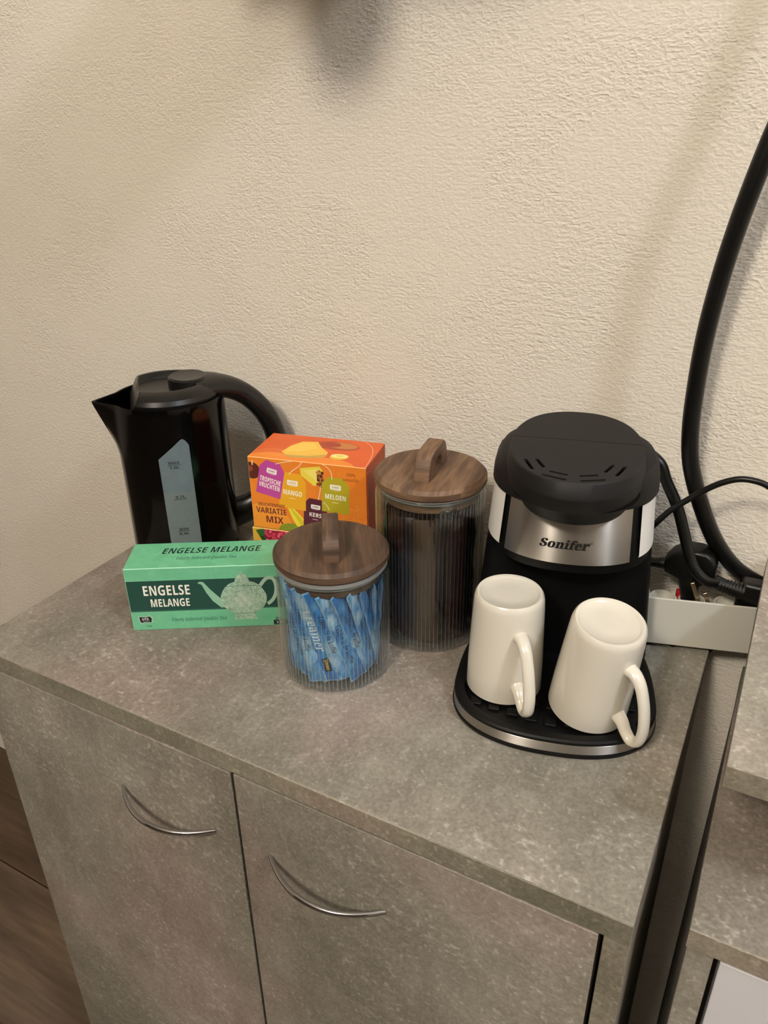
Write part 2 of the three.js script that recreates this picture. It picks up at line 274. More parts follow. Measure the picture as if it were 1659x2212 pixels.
// ---------- cartons ----------
function carton(w, h, d, bulge = 0) {          // one closed carton, its origin at the front lower left corner; groups: right, left, top, bottom, front, back
  const g = new RoundedBoxGeometry(w, h, d, 4, 0.0007); g.translate(w / 2, h / 2, -d / 2); return g;
}
const utzBadge = (x, cx, cy, s) => { x.save(); x.translate(cx, cy); x.scale(s, s); poly(x, [[-50, -34], [10, -30], [30, -40], [52, -20], [46, 28], [-10, 24], [-36, 36], [-48, 10]], '#c9d6cc'); poly(x, [[-45, -29], [10, -25], [29, -34], [47, -17], [41, 23], [-10, 19], [-33, 28], [-43, 8]], '#101413'); txt(x, 'UTZ', -2, -8, 52, 20, '#f4f4ee'); txt(x, 'certified', 0, 12, 56, 9, '#9fb0a6', '100px sans-serif'); x.restore(); };
{
  const W = 0.172, H = 0.0705, D = 0.0495;
  const cA = '#6dbb90', cD = '#17473d';
  const front = canvasTex(1464, 600, (x, w, h) => {
    x.fillStyle = cA; x.fillRect(0, 0, w, h); mottle(x, w, h, 500, ['#7cc79d', '#62b186', '#83cba3'], 6, 50, 0.22);
    x.fillStyle = cD; x.fillRect(0, 118, w, 296); x.fillStyle = '#2b6a58'; x.fillRect(0, 404, w, 3); x.fillStyle = cD; x.fillRect(0, 416, w, 3);
    mottle(x, w, h, 0, ['#fff'], 1, 1, 1);
    txt(x, 'ENGELSE', 322, 212, 396, 96, '#f5f0e2'); txt(x, 'MELANGE', 338, 334, 330, 76, '#f5f0e2');
    // ornate teapot
    x.save(); x.translate(948, 300); x.scale(0.98, 1.1); const tp = '#a9c7ae';
    const shape = () => { x.beginPath(); x.moveTo(-190, -10); x.bezierCurveTo(-150, -120, -80, -128, -60, -134); x.bezierCurveTo(-50, -190, -20, -196, -10, -204); x.bezierCurveTo(-16, -226, 16, -226, 10, -204); x.bezierCurveTo(30, -196, 54, -186, 62, -134); x.bezierCurveTo(100, -128, 160, -110, 196, -10); x.bezierCurveTo(206, 60, 160, 120, 92, 146); x.bezierCurveTo(80, 170, 96, 190, 106, 206); x.lineTo(-104, 206); x.bezierCurveTo(-96, 190, -76, 170, -90, 146); x.bezierCurveTo(-160, 120, -204, 60, -190, -10); x.closePath(); };
    x.strokeStyle = tp; x.lineWidth = 30; x.beginPath(); x.moveTo(150, -92); x.bezierCurveTo(190, -150, 220, -178, 262, -150); x.bezierCurveTo(300, -100, 290, 30, 200, 70); x.stroke();
    poly(x, [[-372, -132], [-352, -146], [-322, -140], [-268, -70], [-196, 6], [-150, 90], [-196, 92], [-262, 30], [-310, -50], [-338, -118]], '#8fbfa0');
    shape(); x.fillStyle = tp; x.fill(); x.save(); shape(); x.clip();
    for (let i = 0; i < 900; i++) { x.globalAlpha = 0.55; x.strokeStyle = ['#5f8a72', '#d6e2d0', '#7fa68c', '#33564a'][i % 4]; x.lineWidth = rr(1.5, 4); const a = rr(-200, 200), b = rr(-210, 210); x.beginPath(); x.arc(a, b, rr(3, 16), rr(0, 6), rr(0, 6) + 2.5); x.stroke(); }
    x.globalAlpha = 1; for (const [a, b] of [[-36, 40], [34, 40], [0, -4]]) for (let k = 0; k < 5; k++) { x.fillStyle = k % 2 ? '#c4d3c2' : '#b0c6b2'; x.globalAlpha = 0.8; x.beginPath(); x.ellipse(a + 26 * Math.cos(k * 1.26), b + 26 * Math.sin(k * 1.26), 26, 17, k * 1.26, 0, 7); x.fill(); }
    x.globalAlpha = 1; x.strokeStyle = '#54806a'; x.lineWidth = 5; x.beginPath(); x.moveTo(-150, -92); x.bezierCurveTo(-60, -100, 60, -100, 150, -92); x.stroke(); x.beginPath(); x.moveTo(-100, 150); x.lineTo(100, 150); x.stroke();
    x.restore(); x.restore();
    txt(x, 'Finely Selected Quality Tea', 556, 505, 460, 34, '#2f6a53', 'italic bold 100px serif'); utzBadge(x, 112, 500, 1.12); txt(x, 'tea', 136, 562, 40, 15, '#17322b');
    txt(x, '20', 1222, 528, 54, 24, '#1c3a31'); x.fillStyle = '#12201c'; x.fillRect(1180, 545, 120, 46); txt(x, '1 lb', 1240, 568, 80, 22, '#cfe2d6', 'bold 100px serif');
    x.fillStyle = '#9fd8b8'; x.fillRect(0, 0, w, 4); x.fillRect(0, 0, 4, h);
  });
  const top = canvasTex(1464, 420, (x, w, h) => {
    x.fillStyle = '#66b488'; x.fillRect(0, 0, w, h); mottle(x, w, h, 500, ['#78c39a', '#58a87d', '#7fc99f'], 6, 60, 0.25);
    x.save(); x.strokeStyle = '#8ccfaa'; x.globalAlpha = 0.3; x.lineWidth = 2; for (let i = 0; i < 90; i++) { x.beginPath(); x.arc(rnd() * w, rnd() * h, rr(6, 40), rr(0, 6), rr(0, 6) + 2); x.stroke(); } x.restore();
    txt(x, 'ENGELSE MELANGE', 672, 140, 830, 92, '#142f29', 'bold 100px sans-serif', -0.12); txt(x, 'Finely Selected Quality Tea', 650, 268, 500, 44, '#2f6a53', 'italic bold 100px serif');
    x.fillStyle = '#a6dcbd'; x.fillRect(0, h - 5, w, 5);
  });
  const side = std({ color: 0x5fae83, roughness: 0.55 }), pm = (m) => phy({ map: m, roughness: 0.5, clearcoat: 0.15, clearcoatRoughness: 0.3 });
  const t = thing('tea_carton', 'green tea carton with a printed teapot lying at the left of the cabinet top', 'tea box', [0.1253, 0, 0.2333], 31 * Math.PI / 180);
  part('box', carton(W, H, D), [side, side, pm(top), side, pm(front), side], t);
  part('end_flap', rbox(-0.0007, 0.0001, 0.003, H - 0.002, -D + 0.003, -0.002, 0.0003, 1), side, t);
  part('end_flap', rbox(W - 0.0001, W + 0.0007, 0.003, H - 0.002, -D + 0.003, -0.002, 0.0003, 1), side, t);
}
const tagShape = (x, cx, cy, w, h, rot, fill, name, size) => {
  x.save(); x.translate(cx, cy); x.rotate(rot); poly(x, [[-w * 0.28, -h / 2], [w * 0.28, -h / 2], [w / 2, -h * 0.3], [w / 2, h / 2], [-w / 2, h / 2], [-w / 2, -h * 0.3]], fill);
  x.fillStyle = '#f6efe4'; x.beginPath(); x.roundRect(-w * 0.2, -h * 0.3, w * 0.4, h * 0.14, 6); x.fill(); txt(x, 'JUMBO', 0, -h * 0.23, w * 0.27, h * 0.055, fill); x.strokeStyle = '#f6efe4'; x.lineWidth = 3; x.beginPath(); x.moveTo(-w * 0.19, -h * 0.17); x.quadraticCurveTo(0, -h * 0.10, w * 0.19, -h * 0.17); x.stroke();
  const ls = Array.isArray(name) ? name : [name]; ls.forEach((s, i) => txt(x, s, 0, h * (0.05 + 0.17 * i), w * size, h * 0.14, '#fbf3e6')); if (ls.length < 2) { x.fillStyle = '#fbf3e6'; x.fillRect(-w * 0.12, h * 0.2, w * 0.24, 5); }
  x.restore();
};
const thread = (x, pts) => { x.strokeStyle = '#fbeee0'; x.lineWidth = 6; x.beginPath(); x.moveTo(...pts[0]); x.bezierCurveTo(...pts[1], ...pts[2], ...pts[3]); x.stroke(); };
{
  const W = 0.125, H = 0.0800, D = 0.0667, TURN = 12.4 * Math.PI / 180;
  const front = canvasTex(1250, 800, (x, w, h) => {
    x.fillStyle = '#ee8426'; x.fillRect(0, 0, w, h); mottle(x, w, h, 160, ['#f5993a', '#e87a1f'], 20, 120, 0.12);
    x.strokeStyle = '#f9b45c'; x.lineWidth = 4; x.globalAlpha = 0.5; for (let i = 0; i < 26; i++) { x.beginPath(); x.arc(rr(0, 260), rr(500, 800), rr(20, 90), 0, rr(2, 6)); x.stroke(); } for (let i = 0; i < 18; i++) { x.beginPath(); x.arc(rr(1000, 1250), rr(300, 780), rr(20, 70), 0, rr(2, 6)); x.stroke(); } x.globalAlpha = 1;
    x.fillStyle = '#f39a33'; x.beginPath(); x.ellipse(170, 690, 260, 170, 0.2, 0, 7); x.fill();
    // cherries
    x.fillStyle = '#5d2116'; x.beginPath(); x.arc(36, 150, 92, 0, 7); x.fill(); x.fillStyle = '#8e4433'; x.beginPath(); x.ellipse(10, 130, 40, 34, 0, 0, 7); x.fill(); x.fillStyle = '#f2d79a'; x.fillRect(40, 40, 14, 50);
    x.fillStyle = '#962a1e'; x.beginPath(); x.arc(960, 760, 70, 0, 7); x.fill();
    // pineapple wedge
    poly(x, [[560, 70], [770, 30], [800, 70], [760, 230], [700, 250], [570, 150]], '#f2d64a'); poly(x, [[590, 90], [760, 60], [730, 200]], '#f7e272'); for (let i = 0; i < 60; i++) { x.fillStyle = ['#7a3a20', '#a3552c', '#c98a44', '#4c2415'][i % 4]; x.beginPath(); x.arc(rr(738, 800), rr(80, 250), rr(8, 17), 0, 7); x.fill(); }
    // star fruit, banana, leaf
    poly(x, [[380, 470], [430, 490], [640, 720], [720, 800], [520, 800], [440, 640]], '#f1dc3f'); poly(x, [[400, 490], [640, 740], [560, 760]], '#dcc229');
    x.fillStyle = '#8f9a2e'; x.beginPath(); x.ellipse(390, 770, 110, 56, -0.3, 0, 7); x.fill(); x.strokeStyle = '#6f7c22'; x.lineWidth = 4; for (let i = 0; i < 5; i++) { x.beginPath(); x.moveTo(300 + 36 * i, 790 - 8 * i); x.lineTo(330 + 36 * i, 735 - 8 * i); x.stroke(); }
    tagShape(x, 700, 560, 250, 330, 0.08, '#5a1a30', ['KERS'], 0.55);
    tagShape(x, 465, 335, 290, 400, 0.06, '#f0ab1f', ['MANGO'], 0.72);
    tagShape(x, 235, 225, 270, 390, 0.22, '#c0479a', ['TROPISCHE', 'VRUCHTEN'], 0.86);
    tagShape(x, 925, 330, 290, 390, 0.04, '#b9a81f', ['MELOEN'], 0.78);
    thread(x, [[500, 0], [400, 20], [340, 40], [300, 55]]); thread(x, [[585, 0], [560, 70], [480, 90], [440, 150]]); thread(x, [[790, 0], [880, 30], [900, 80], [895, 160]]); thread(x, [[770, 240], [768, 300], [750, 350], [740, 400]]); thread(x, [[790, 420], [830, 440], [840, 470], [850, 500]]);
    txt(x, '100%', 1092, 88, 100, 34, '#5a2410', '100px serif'); txt(x, 'natuurlijk', 1090, 142, 164, 32, '#5a2410', '100px serif');
    txt(x, 'VRUCHTENTHEE', 220, 522, 300, 36, '#6d1f2a', 'bold 100px sans-serif', 0); txt(x, 'VARIATIE', 215, 590, 340, 64, '#6d1f2a'); txt(x, 'MIX', 240, 690, 200, 76, '#6d1f2a');
    utzBadge(x, 1125, 665, 1.05);
    x.fillStyle = '#fbc07a'; x.fillRect(0, 0, w, 4); x.fillRect(0, 0, 4, h);
  });
  const top = canvasTex(1250, 667, (x, w, h) => {
    x.fillStyle = '#dd5f22'; x.fillRect(0, 0, w, h); mottle(x, w, h, 80, ['#e87a2e', '#d2531c'], 30, 130, 0.15);
    x.fillStyle = '#ef8a2c'; x.beginPath(); x.moveTo(0, h); x.lineTo(0, h - 70); x.bezierCurveTo(160, h - 190, 320, h - 190, 420, h - 90); x.bezierCurveTo(700, h - 200, 1050, h - 170, 1130, h); x.closePath(); x.fill();
    x.strokeStyle = '#f7b266'; x.lineWidth = 5; x.globalAlpha = 0.6; for (let i = 0; i < 8; i++) { x.beginPath(); x.arc(200, h - 40, 60 + 22 * i, 3.4, 6.0); x.stroke(); } x.globalAlpha = 1;
    x.fillStyle = '#b0452a'; x.beginPath(); x.ellipse(800, 190, 240, 110, 0.08, 0, 7); x.fill(); x.fillStyle = '#c9803f'; x.beginPath(); x.ellipse(840, 175, 170, 80, 0.08, 0, 7); x.fill(); x.fillStyle = '#a63c26'; x.beginPath(); x.ellipse(740, 170, 90, 60, 0.1, 0, 7); x.fill();
    poly(x, [[290, 470], [320, 300], [400, 160], [560, 130], [660, 280], [760, 380], [770, 500], [640, 560], [420, 590]], '#f0bf48'); poly(x, [[420, 590], [640, 560], [770, 500], [770, 430], [600, 510], [330, 540]], '#c8a14d'); poly(x, [[330, 320], [420, 190], [540, 170], [620, 300], [480, 420], [330, 460]], '#f5cb58');
    x.fillStyle = '#e2bd3c'; x.beginPath(); x.ellipse(905, 470, 92, 62, 0, 0, 7); x.fill(); x.fillStyle = '#f6e38b'; x.beginPath(); x.ellipse(905, 440, 92, 52, 0, 0, 7); x.fill(); x.fillStyle = '#e9cf63'; x.beginPath(); x.ellipse(905, 440, 40, 22, 0, 0, 7); x.fill();
    x.strokeStyle = '#f6d2b0'; x.lineWidth = 5; x.beginPath(); x.moveTo(w - 12, h); x.bezierCurveTo(w - 20, 300, w - 60, 120, w - 200, 30); x.stroke(); x.fillStyle = '#f8b87a'; x.fillRect(0, h - 5, w, 5);
  });
  const sideT = canvasTex(400, 480, (x, w, h) => { x.fillStyle = '#b4502e'; x.fillRect(0, 0, w, h); mottle(x, w, h, 60, ['#c05a33', '#a54628'], 20, 80, 0.2); x.strokeStyle = '#8a3a22'; x.lineWidth = 4; x.beginPath(); x.moveTo(40, 0); x.lineTo(70, h); x.stroke(); });
  const side = std({ map: sideT, roughness: 0.55 }), pm = (m) => phy({ map: m, roughness: 0.5, clearcoat: 0.15, clearcoatRoughness: 0.3 });
  const t = thing('tea_carton', 'orange fruit tea carton stacked on a second tea carton in front of the kettle handle', 'tea box', [0.1834, 0.0697, 0.104], TURN);
  part('box', carton(W, H, D), [side, side, pm(top), side, pm(front), side], t);
  part('end_flap', rbox(W - 0.0001, W + 0.0009, 0.002, H - 0.006, -D + 0.006, -0.001, 0.0004, 1), side, t);
  // the carton beneath: raspberries and leaves on yellow
  const W2 = 0.136, H2 = 0.0695, D2 = 0.066;
  const low = canvasTex(1360, 695, (x, w, h) => {
    x.fillStyle = '#d9a93a'; x.fillRect(0, 0, w, h); x.fillStyle = '#1d241a'; x.fillRect(380, 0, 900, h); mottle(x, w, h, 120, ['#e6bb4c', '#cf9a2c'], 20, 80, 0.0);
    for (let i = 0; i < 9; i++) { const a = 150 + i * 42, b = 60 + (i % 3) * 70; poly(x, [[a - 110, b - 30], [a + 20, b - 70], [a + 120, b + 30], [a + 30, b + 80], [a - 60, b + 60]], ['#33632c', '#1f4a22', '#4a7a35'][i % 3]); }
    for (const [cx, cy, s] of [[230, 70, 1], [330, 110, 1.1], [700, 90, 1.2], [420, 60, 0.9]]) for (let i = 0; i < 38; i++) { const a = i * 2.4, q = Math.sqrt(i) * 15 * s; x.fillStyle = ['#b3223c', '#d1405a', '#8e1830', '#e06a80'][i % 4]; x.beginPath(); x.arc(cx + q * Math.cos(a), cy + q * Math.sin(a), 17 * s, 0, 7); x.fill(); }
    txt(x, 'BOSVRUCHTEN', 800, 420, 620, 110, '#f6e6c8'); x.fillStyle = '#f3d58c'; x.fillRect(0, 0, w, 6); x.fillRect(0, 0, 6, h);
  });
  const lowSide = std({ color: 0xb98c34, roughness: 0.6 });
  const u = thing('tea_carton', 'yellow tea carton with raspberries, lowest of the stack beside the kettle', 'tea box', [0.1818, 0, 0.1052], TURN);
  part('box', carton(W2 - 0.0085, H2, D2), [lowSide, lowSide, lowSide, lowSide, pm(low), lowSide], u);
  part('end_flap', rbox(W2 - 0.0086, W2 - 0.0078, 0.002, H2 - 0.004, -D2 + 0.006, -0.001, 0.0004, 1), lowSide, u);
}

// ---------- glass jars ----------
function ribbedGlass(r, h, ribs) {
  const N = ribs * 8, ring = (y, R, amp) => { const s = []; for (let i = 0; i < N; i++) { const a = i / N * 2 * Math.PI, q = R - amp * (1 - Math.abs(Math.cos(a * ribs / 2))); s.push([q * Math.cos(a), y, q * Math.sin(a)]); } return s; };
  const outer = loft([ring(0, r - 0.006, 0), ring(0.0006, r - 0.002, 0.0001), ring(0.003, r, 0.0003), ring(h * 0.5, r, 0.0004), ring(h - 0.009, r, 0.0004), ring(h - 0.006, r - 0.0003, 0.0001), ring(h - 0.001, r - 0.0003, 0), ring(h, r - 0.001, 0), ring(h, r - 0.002, 0)], { cap1: false, crease: 0.9 });
  const inn = (y, R) => oval(y, R, R, R, 2, 0, 0, 120).reverse();
  const inner = loft([inn(0.003, 0.001), inn(0.003, r - 0.006), inn(0.005, r - 0.0035), inn(h, r - 0.0025)], { cap0: false, cap1: false, crease: 0.5 });
  return merge([outer, inner]);
}
function archHandle(L, H, T, hole) {
  const s = new THREE.Shape(); s.moveTo(-L / 2, 0); s.lineTo(-L / 2 + 0.001, H * 0.45); s.bezierCurveTo(-L / 2 + 0.004, H * 0.8, -L / 2 + 0.010, H, -L / 2 + 0.018, H); s.lineTo(L / 2 - 0.018, H); s.bezierCurveTo(L / 2 - 0.010, H, L / 2 - 0.004, H * 0.8, L / 2 - 0.001, H * 0.45); s.lineTo(L / 2, 0); s.lineTo(hole, 0);
  s.bezierCurveTo(hole, H * 0.35, hole * 0.7, H * 0.52, 0, H * 0.52); s.bezierCurveTo(-hole * 0.7, H * 0.52, -hole, H * 0.35, -hole, 0); s.closePath();
  const b = 0.0016, g = new THREE.ExtrudeGeometry(s, { depth: T - 2 * b, bevelEnabled: true, bevelThickness: b, bevelSize: b * 0.8, bevelOffset: -b * 0.8, bevelSegments: 3, curveSegments: 14 });
  g.translate(0, 0, -(T - 2 * b) / 2); return metreUV(toCreasedNormals(g, 0.6), 9);
}
function jar(x, z, yTop, rl, rg, label, lidMat, turn, gasketGap) {
  const t = thing('glass_jar', label, 'jar', [x, 0, z], turn), lt = 0.0105, hg = yTop - lt - gasketGap;
  part('glass_body', ribbedGlass(rg, hg, 84), M.glass, t);
  const ribs = [], nr = 84; for (let i = 0; i < nr; i++) { const a = i / nr * 2 * Math.PI, w = 0.00026, rowAt = y => { const q = []; for (let k = 0; k < 8; k++) { const b = k < 6 ? Math.PI * k / 5 : 0, tx = k < 6 ? w * Math.cos(b) : (k === 6 ? -w * 0.4 : w * 0.4), tr = rg + 0.0002 + (k < 6 ? 0.00024 * Math.sin(b) : 0); q.push([tr * Math.cos(a) - tx * Math.sin(a), y, tr * Math.sin(a) + tx * Math.cos(a)]); } return q; }; ribs.push(loft([rowAt(0.004), rowAt(hg - 0.0085)], { crease: 0.9 })); }
  part('glass_ribs', ribs, M.rib, t);
  const lid = part('lid', [metreUV(lathe([[0, yTop - lt], [rl - 0.002, yTop - lt], [rl, yTop - lt + 0.0025], [rl, yTop - 0.003], [rl - 0.003, yTop], [0, yTop]], 90, 0.4), 7, 0.2, 0.1), metreUV(lathe([[0, hg - 0.012], [rg - 0.0065, hg - 0.012], [rg - 0.0055, hg - 0.011], [rg - 0.0055, yTop - lt], [0, yTop - lt]], 72, 0.4), 7)], lidMat, t, 'round dark wooden lid');
  part('handle', archHandle(0.060, 0.0235, 0.0145, 0.0135).translate(0, yTop, 0).rotateY(0), lidMat, lid, 'arched wooden handle');
  part('gasket', lathe([[rg - 0.0055, hg - 0.0035], [rg - 0.0030, hg - 0.0032], [rg - 0.0034, hg - 0.002], [rg - 0.0030, hg - 0.0008], [rg - 0.0028, hg + 0.0004], [rg - 0.0004, hg + 0.0006], [rg - 0.0004, yTop - lt - 0.0002], [rg - 0.0055, yTop - lt - 0.0002]], 90, 0.5), M.gasket, t, 'pale silicone ring');
  return t;
}
const J1 = [0.3282, 0.1798], J2 = [0.3790, 0.0880];
jar(J1[0], J1[1], 0.1217, 0.0504, 0.0492, 'short ribbed glass jar filled with blue creamer sticks under a dark wooden lid', M.lidB, Math.PI / 2 + 33 * Math.PI / 180, 0.0042);
jar(J2[0], J2[1], 0.1680, 0.0512, 0.0500, 'tall ribbed glass jar of dark brown packets under a wooden lid', M.lidA, Math.PI / 2 + 9.4 * Math.PI / 180, 0.0012);

// ---------- sticks and packets inside the jars ----------
function packet(L, Wd, T, s, crumple = 0.0006) {          // flat tube sachet, standing along y, its print facing +z
  const nu = 10, nv = 30, pos = [], uv = [], idx = []; const ph = s * 1.7;
  const P = (u, v, side) => { const e = Math.min(1, Math.min(v, 1 - v) / 0.16), prof = Math.sqrt(Math.max(0, 1 - (2 * u - 1) ** 2)); const puff = T * prof * Math.sqrt(e); const wob = crumple * (Math.sin(v * 19 + ph + u * 4) + Math.sin(v * 37 + 2 * ph - u * 7) * 0.6) * prof; const wd = Wd * (1 - 0.10 * Math.sqrt(e)); return [(u - 0.5) * wd, v * L, side * puff + wob + 0.0012 * Math.sin(v * 3 + ph)]; };
  for (const side of [1, -1]) { const b = pos.length / 3; for (let j = 0; j <= nv; j++) for (let i = 0; i <= nu; i++) { pos.push(...P(i / nu, j / nv, side)); uv.push(side > 0 ? i / nu : 1 - i / nu, j / nv); } for (let j = 0; j < nv; j++) for (let i = 0; i < nu; i++) { const a = b + j * (nu + 1) + i, c = a + nu + 1; side > 0 ? idx.push(a, a + 1, c, a + 1, c + 1, c) : idx.push(a, c, a + 1, a + 1, c, c + 1); } }
  const g = new THREE.BufferGeometry(); g.setAttribute('position', new THREE.Float32BufferAttribute(pos, 3)); g.setAttribute('uv', new THREE.Float32BufferAttribute(uv, 2)); g.setIndex(idx); g.computeVertexNormals(); return g;
}
const stickTex = [0, 1, 2].map(k => canvasTex(160, 960, (x, w, h) => {
  x.fillStyle = '#2f7fc4'; x.fillRect(0, 0, w, h);
  for (let i = 0; i < 60; i++) { x.globalAlpha = 0.22; x.fillStyle = ['#2e76bd', '#5aa9dd', '#86bfe4', '#2867b0'][i % 4]; x.beginPath(); x.ellipse(rnd() * w, rnd() * h, rr(20, 70), rr(40, 160), rnd(), 0, 7); x.fill(); }
  for (let i = 0; i < 26; i++) { x.globalAlpha = 0.26; x.fillStyle = '#d3e4f1'; x.beginPath(); x.ellipse(rnd() * w, (k === 1 ? 0.7 : 0.2) * h + rr(-150, 150), rr(14, 50), rr(30, 110), rnd(), 0, 7); x.fill(); }
  x.globalAlpha = 1; x.save(); x.translate(w / 2, h / 2); x.rotate(Math.PI / 2);
  if (k === 0) { txt(x, 'Creamer', -60, 0, 420, 84, '#f4f9fc', 'italic bold 100px serif'); x.fillStyle = '#16150f'; x.fillRect(230, -38, 130, 62); txt(x, 'JUMBO', 295, -7, 100, 26, '#e8c75a'); x.strokeStyle = '#e6f2fa'; x.lineWidth = 5; x.beginPath(); x.arc(-330, -6, 44, 0.4, 5); x.stroke(); }
  else if (k === 1) txt(x, 'Lekker in de koffie', -40, 10, 400, 46, '#0d2438', 'italic bold 100px serif');
  else txt(x, 'Lekker in de koffie', 60, 14, 420, 46, '#0d2438', 'italic bold 100px serif');
  x.restore(); x.fillStyle = '#bfd8ea'; x.globalAlpha = 0.6; x.fillRect(0, 0, 9, h); x.fillRect(w - 9, 0, 9, h); x.fillRect(0, 0, w, 16); x.fillRect(0, h - 16, w, 16);
}));
const stickMat = stickTex.map(m => phy({ map: m, roughness: 0.38, side: THREE.DoubleSide }));
const paleMat = phy({ color: 0x9fbfd6, roughness: 0.4, side: THREE.DoubleSide });
function fillJar([jx, jz], az0, list, geos, mats, name, category, group, labelOf, y0) {
  list.forEach(([az, rad, tilt, lean, kind, yoff = 0, twist = 0], i) => {
    const a = az0 + az, m = shade(new THREE.Mesh(geos[i % geos.length], mats[kind])); m.name = numbered(name);
    m.rotation.order = 'YXZ'; m.rotation.set(lean, a + twist, tilt);
    // the middle of the packet sits at the given radius
    const mid = V(0, geos[i % geos.length].userData.L / 2, 0).applyEuler(m.rotation), c = V(jx + rad * Math.sin(a), y0 + yoff + geos[i % geos.length].userData.L * 0.5 * Math.cos(tilt), jz + rad * Math.cos(a));
    m.position.copy(c.sub(mid)); m.userData = { label: labelOf(kind, i), category, group }; scene.add(m);
  });
}
{
  const L = 0.098, geos = [1, 2, 3].map(s => { const g = packet(L, 0.0175, 0.0030, s); g.userData.L = L; return g; }), az0 = 33 * Math.PI / 180, D = Math.PI / 180, list = [];
  const ord = ['first', 'second', 'third', 'fourth', 'fifth', 'sixth', 'seventh', 'eighth', 'ninth', 'tenth', 'eleventh', 'twelfth'], labels = [];
  const look = ['with white lettering', 'with dark slogan and pale middle', 'with dark slogan and pale top'];
  const outer = [[-90, 12, 2], [-74, 12, 1], [-57, 13, 2], [-41, 13, 1], [-25, 14, 0], [-8, 15, 1], [9, 16, 2], [25, 17, 1], [41, 18, 2], [58, 17, 1], [75, 15, 2], [92, 13, 1]];
  outer.forEach(([a, tilt, k], i) => { list.push([a * D, Math.sqrt(0.0462 ** 2 - (L / 2 * Math.sin(tilt * D) + 0.0078) ** 2) - 0.0040, tilt * D, -0.06, k, (i % 3) * 0.0008 - 0.0008, 0.32]); labels.push(`creamer stick ${look[k]}, ${ord[i]} from left at front of short jar`); });
  for (let i = 0; i < 9; i++) { list.push([(108 + i * 18) * D, 0.0375 - (i % 2) * 0.0045, (8 + (i % 3) * 2) * D, 0.01, i % 3, 0.001, 0.15]); labels.push('blue creamer stick at the back of the short jar behind the front row'); }
  for (let i = 0; i < 6; i++) { list.push([(i * 60 + 20) * D, 0.022, (8 + (i % 3) * 3) * D, 0, i % 3, 0.001, 0.4]); labels.push('blue creamer stick at the back of the short jar behind the front row'); }
  fillJar(J1, az0, list, geos, stickMat, 'creamer_stick', 'creamer stick', 'creamer sticks in the short jar', (k, i) => labels[i], 0.0058);
  const pd = shade(new THREE.Mesh(lathe([[0, 0.0034], [0.031, 0.0034], [0.0315, 0.0037], [0.031, 0.0040], [0, 0.0040]], 48).translate(0, 0, 0), std({ color: 0xdcc3b6, roughness: 0.8 }))); pd.name = 'paper_disc'; pd.position.set(J1[0], 0.0004, J1[1]); pd.userData = { label: 'round pale pink paper disc on the floor of the short jar', category: 'paper disc' }; scene.add(pd);
}
{
  const L = 0.128, geos = [4, 5, 6].map(s => { const g = packet(L, 0.0215, 0.0042, s, 0.0008); g.userData.L = L; return g; }), az0 = 20 * Math.PI / 180, D = Math.PI / 180, list = [];
  const mats = [[0x20110d, 0.42], [0x2e1411, 0.42], [0x4d3722, 0.5], [0x120c0a, 0.35]].map(([c, r]) => phy({ color: c, roughness: r, side: THREE.DoubleSide }));
  const ord = ['first', 'second', 'third', 'fourth', 'fifth', 'sixth', 'seventh', 'eighth', 'ninth', 'tenth'], look = ['dark brown', 'dark maroon', 'lighter brown', 'near-black'], labels = [];
  const kinds = [3, 0, 1, 0, 2, 0, 1, 1, 3];
  for (let i = 0; i < 9; i++) { list.push([(-88 + i * 22) * D, 0.0385 - (i % 2) * 0.004, rr(-2.5, 2.5) * D, 0, kinds[i], (i % 3) * 0.001, (i % 2 ? 0.2 : -0.12)]); labels.push(`${look[kinds[i]]} coffee packet, ${ord[i]} from the left at the front of the tall jar`); }
  for (let i = 0; i < 7; i++) { list.push([(112 + i * 24) * D, 0.0375 - (i % 2) * 0.004, rr(-3, 3) * D, 0, 0, 0.001, 0.2]); labels.push('dark brown coffee packet at the back of the tall jar behind the front row'); }
  for (let i = 0; i < 8; i++) { list.push([i * 45 * D, 0.021, rr(-3, 3) * D, 0, 0, 0.001, 0.5]); labels.push('dark brown coffee packet at the back of the tall jar behind the front row'); }
  fillJar(J2, az0, list, geos, mats, 'coffee_packet', 'coffee packet', 'coffee packets in the tall jar', (k, i) => labels[i], 0.0058);
  // one black foil cup lying on top of the packets
  const t = thing('coffee_cup_capsule', 'glossy black foil capsule lying on the packets at the top of the tall jar', 'capsule', [J2[0] + 0.021, 0.1365, J2[1] + 0.020]);
  part('cup', lathe([[0, 0], [0.010, 0], [0.0115, 0.001], [0.0145, 0.0085], [0.0148, 0.0095], [0, 0.0095]], 40, 0.4), M.darkGloss, t);
  part('foil_rim', lathe([[0, 0.0095], [0.0165, 0.0095], [0.017, 0.010], [0.0165, 0.0106], [0.013, 0.0104], [0, 0.0108]], 40, 0.4), M.darkGloss, t);
}

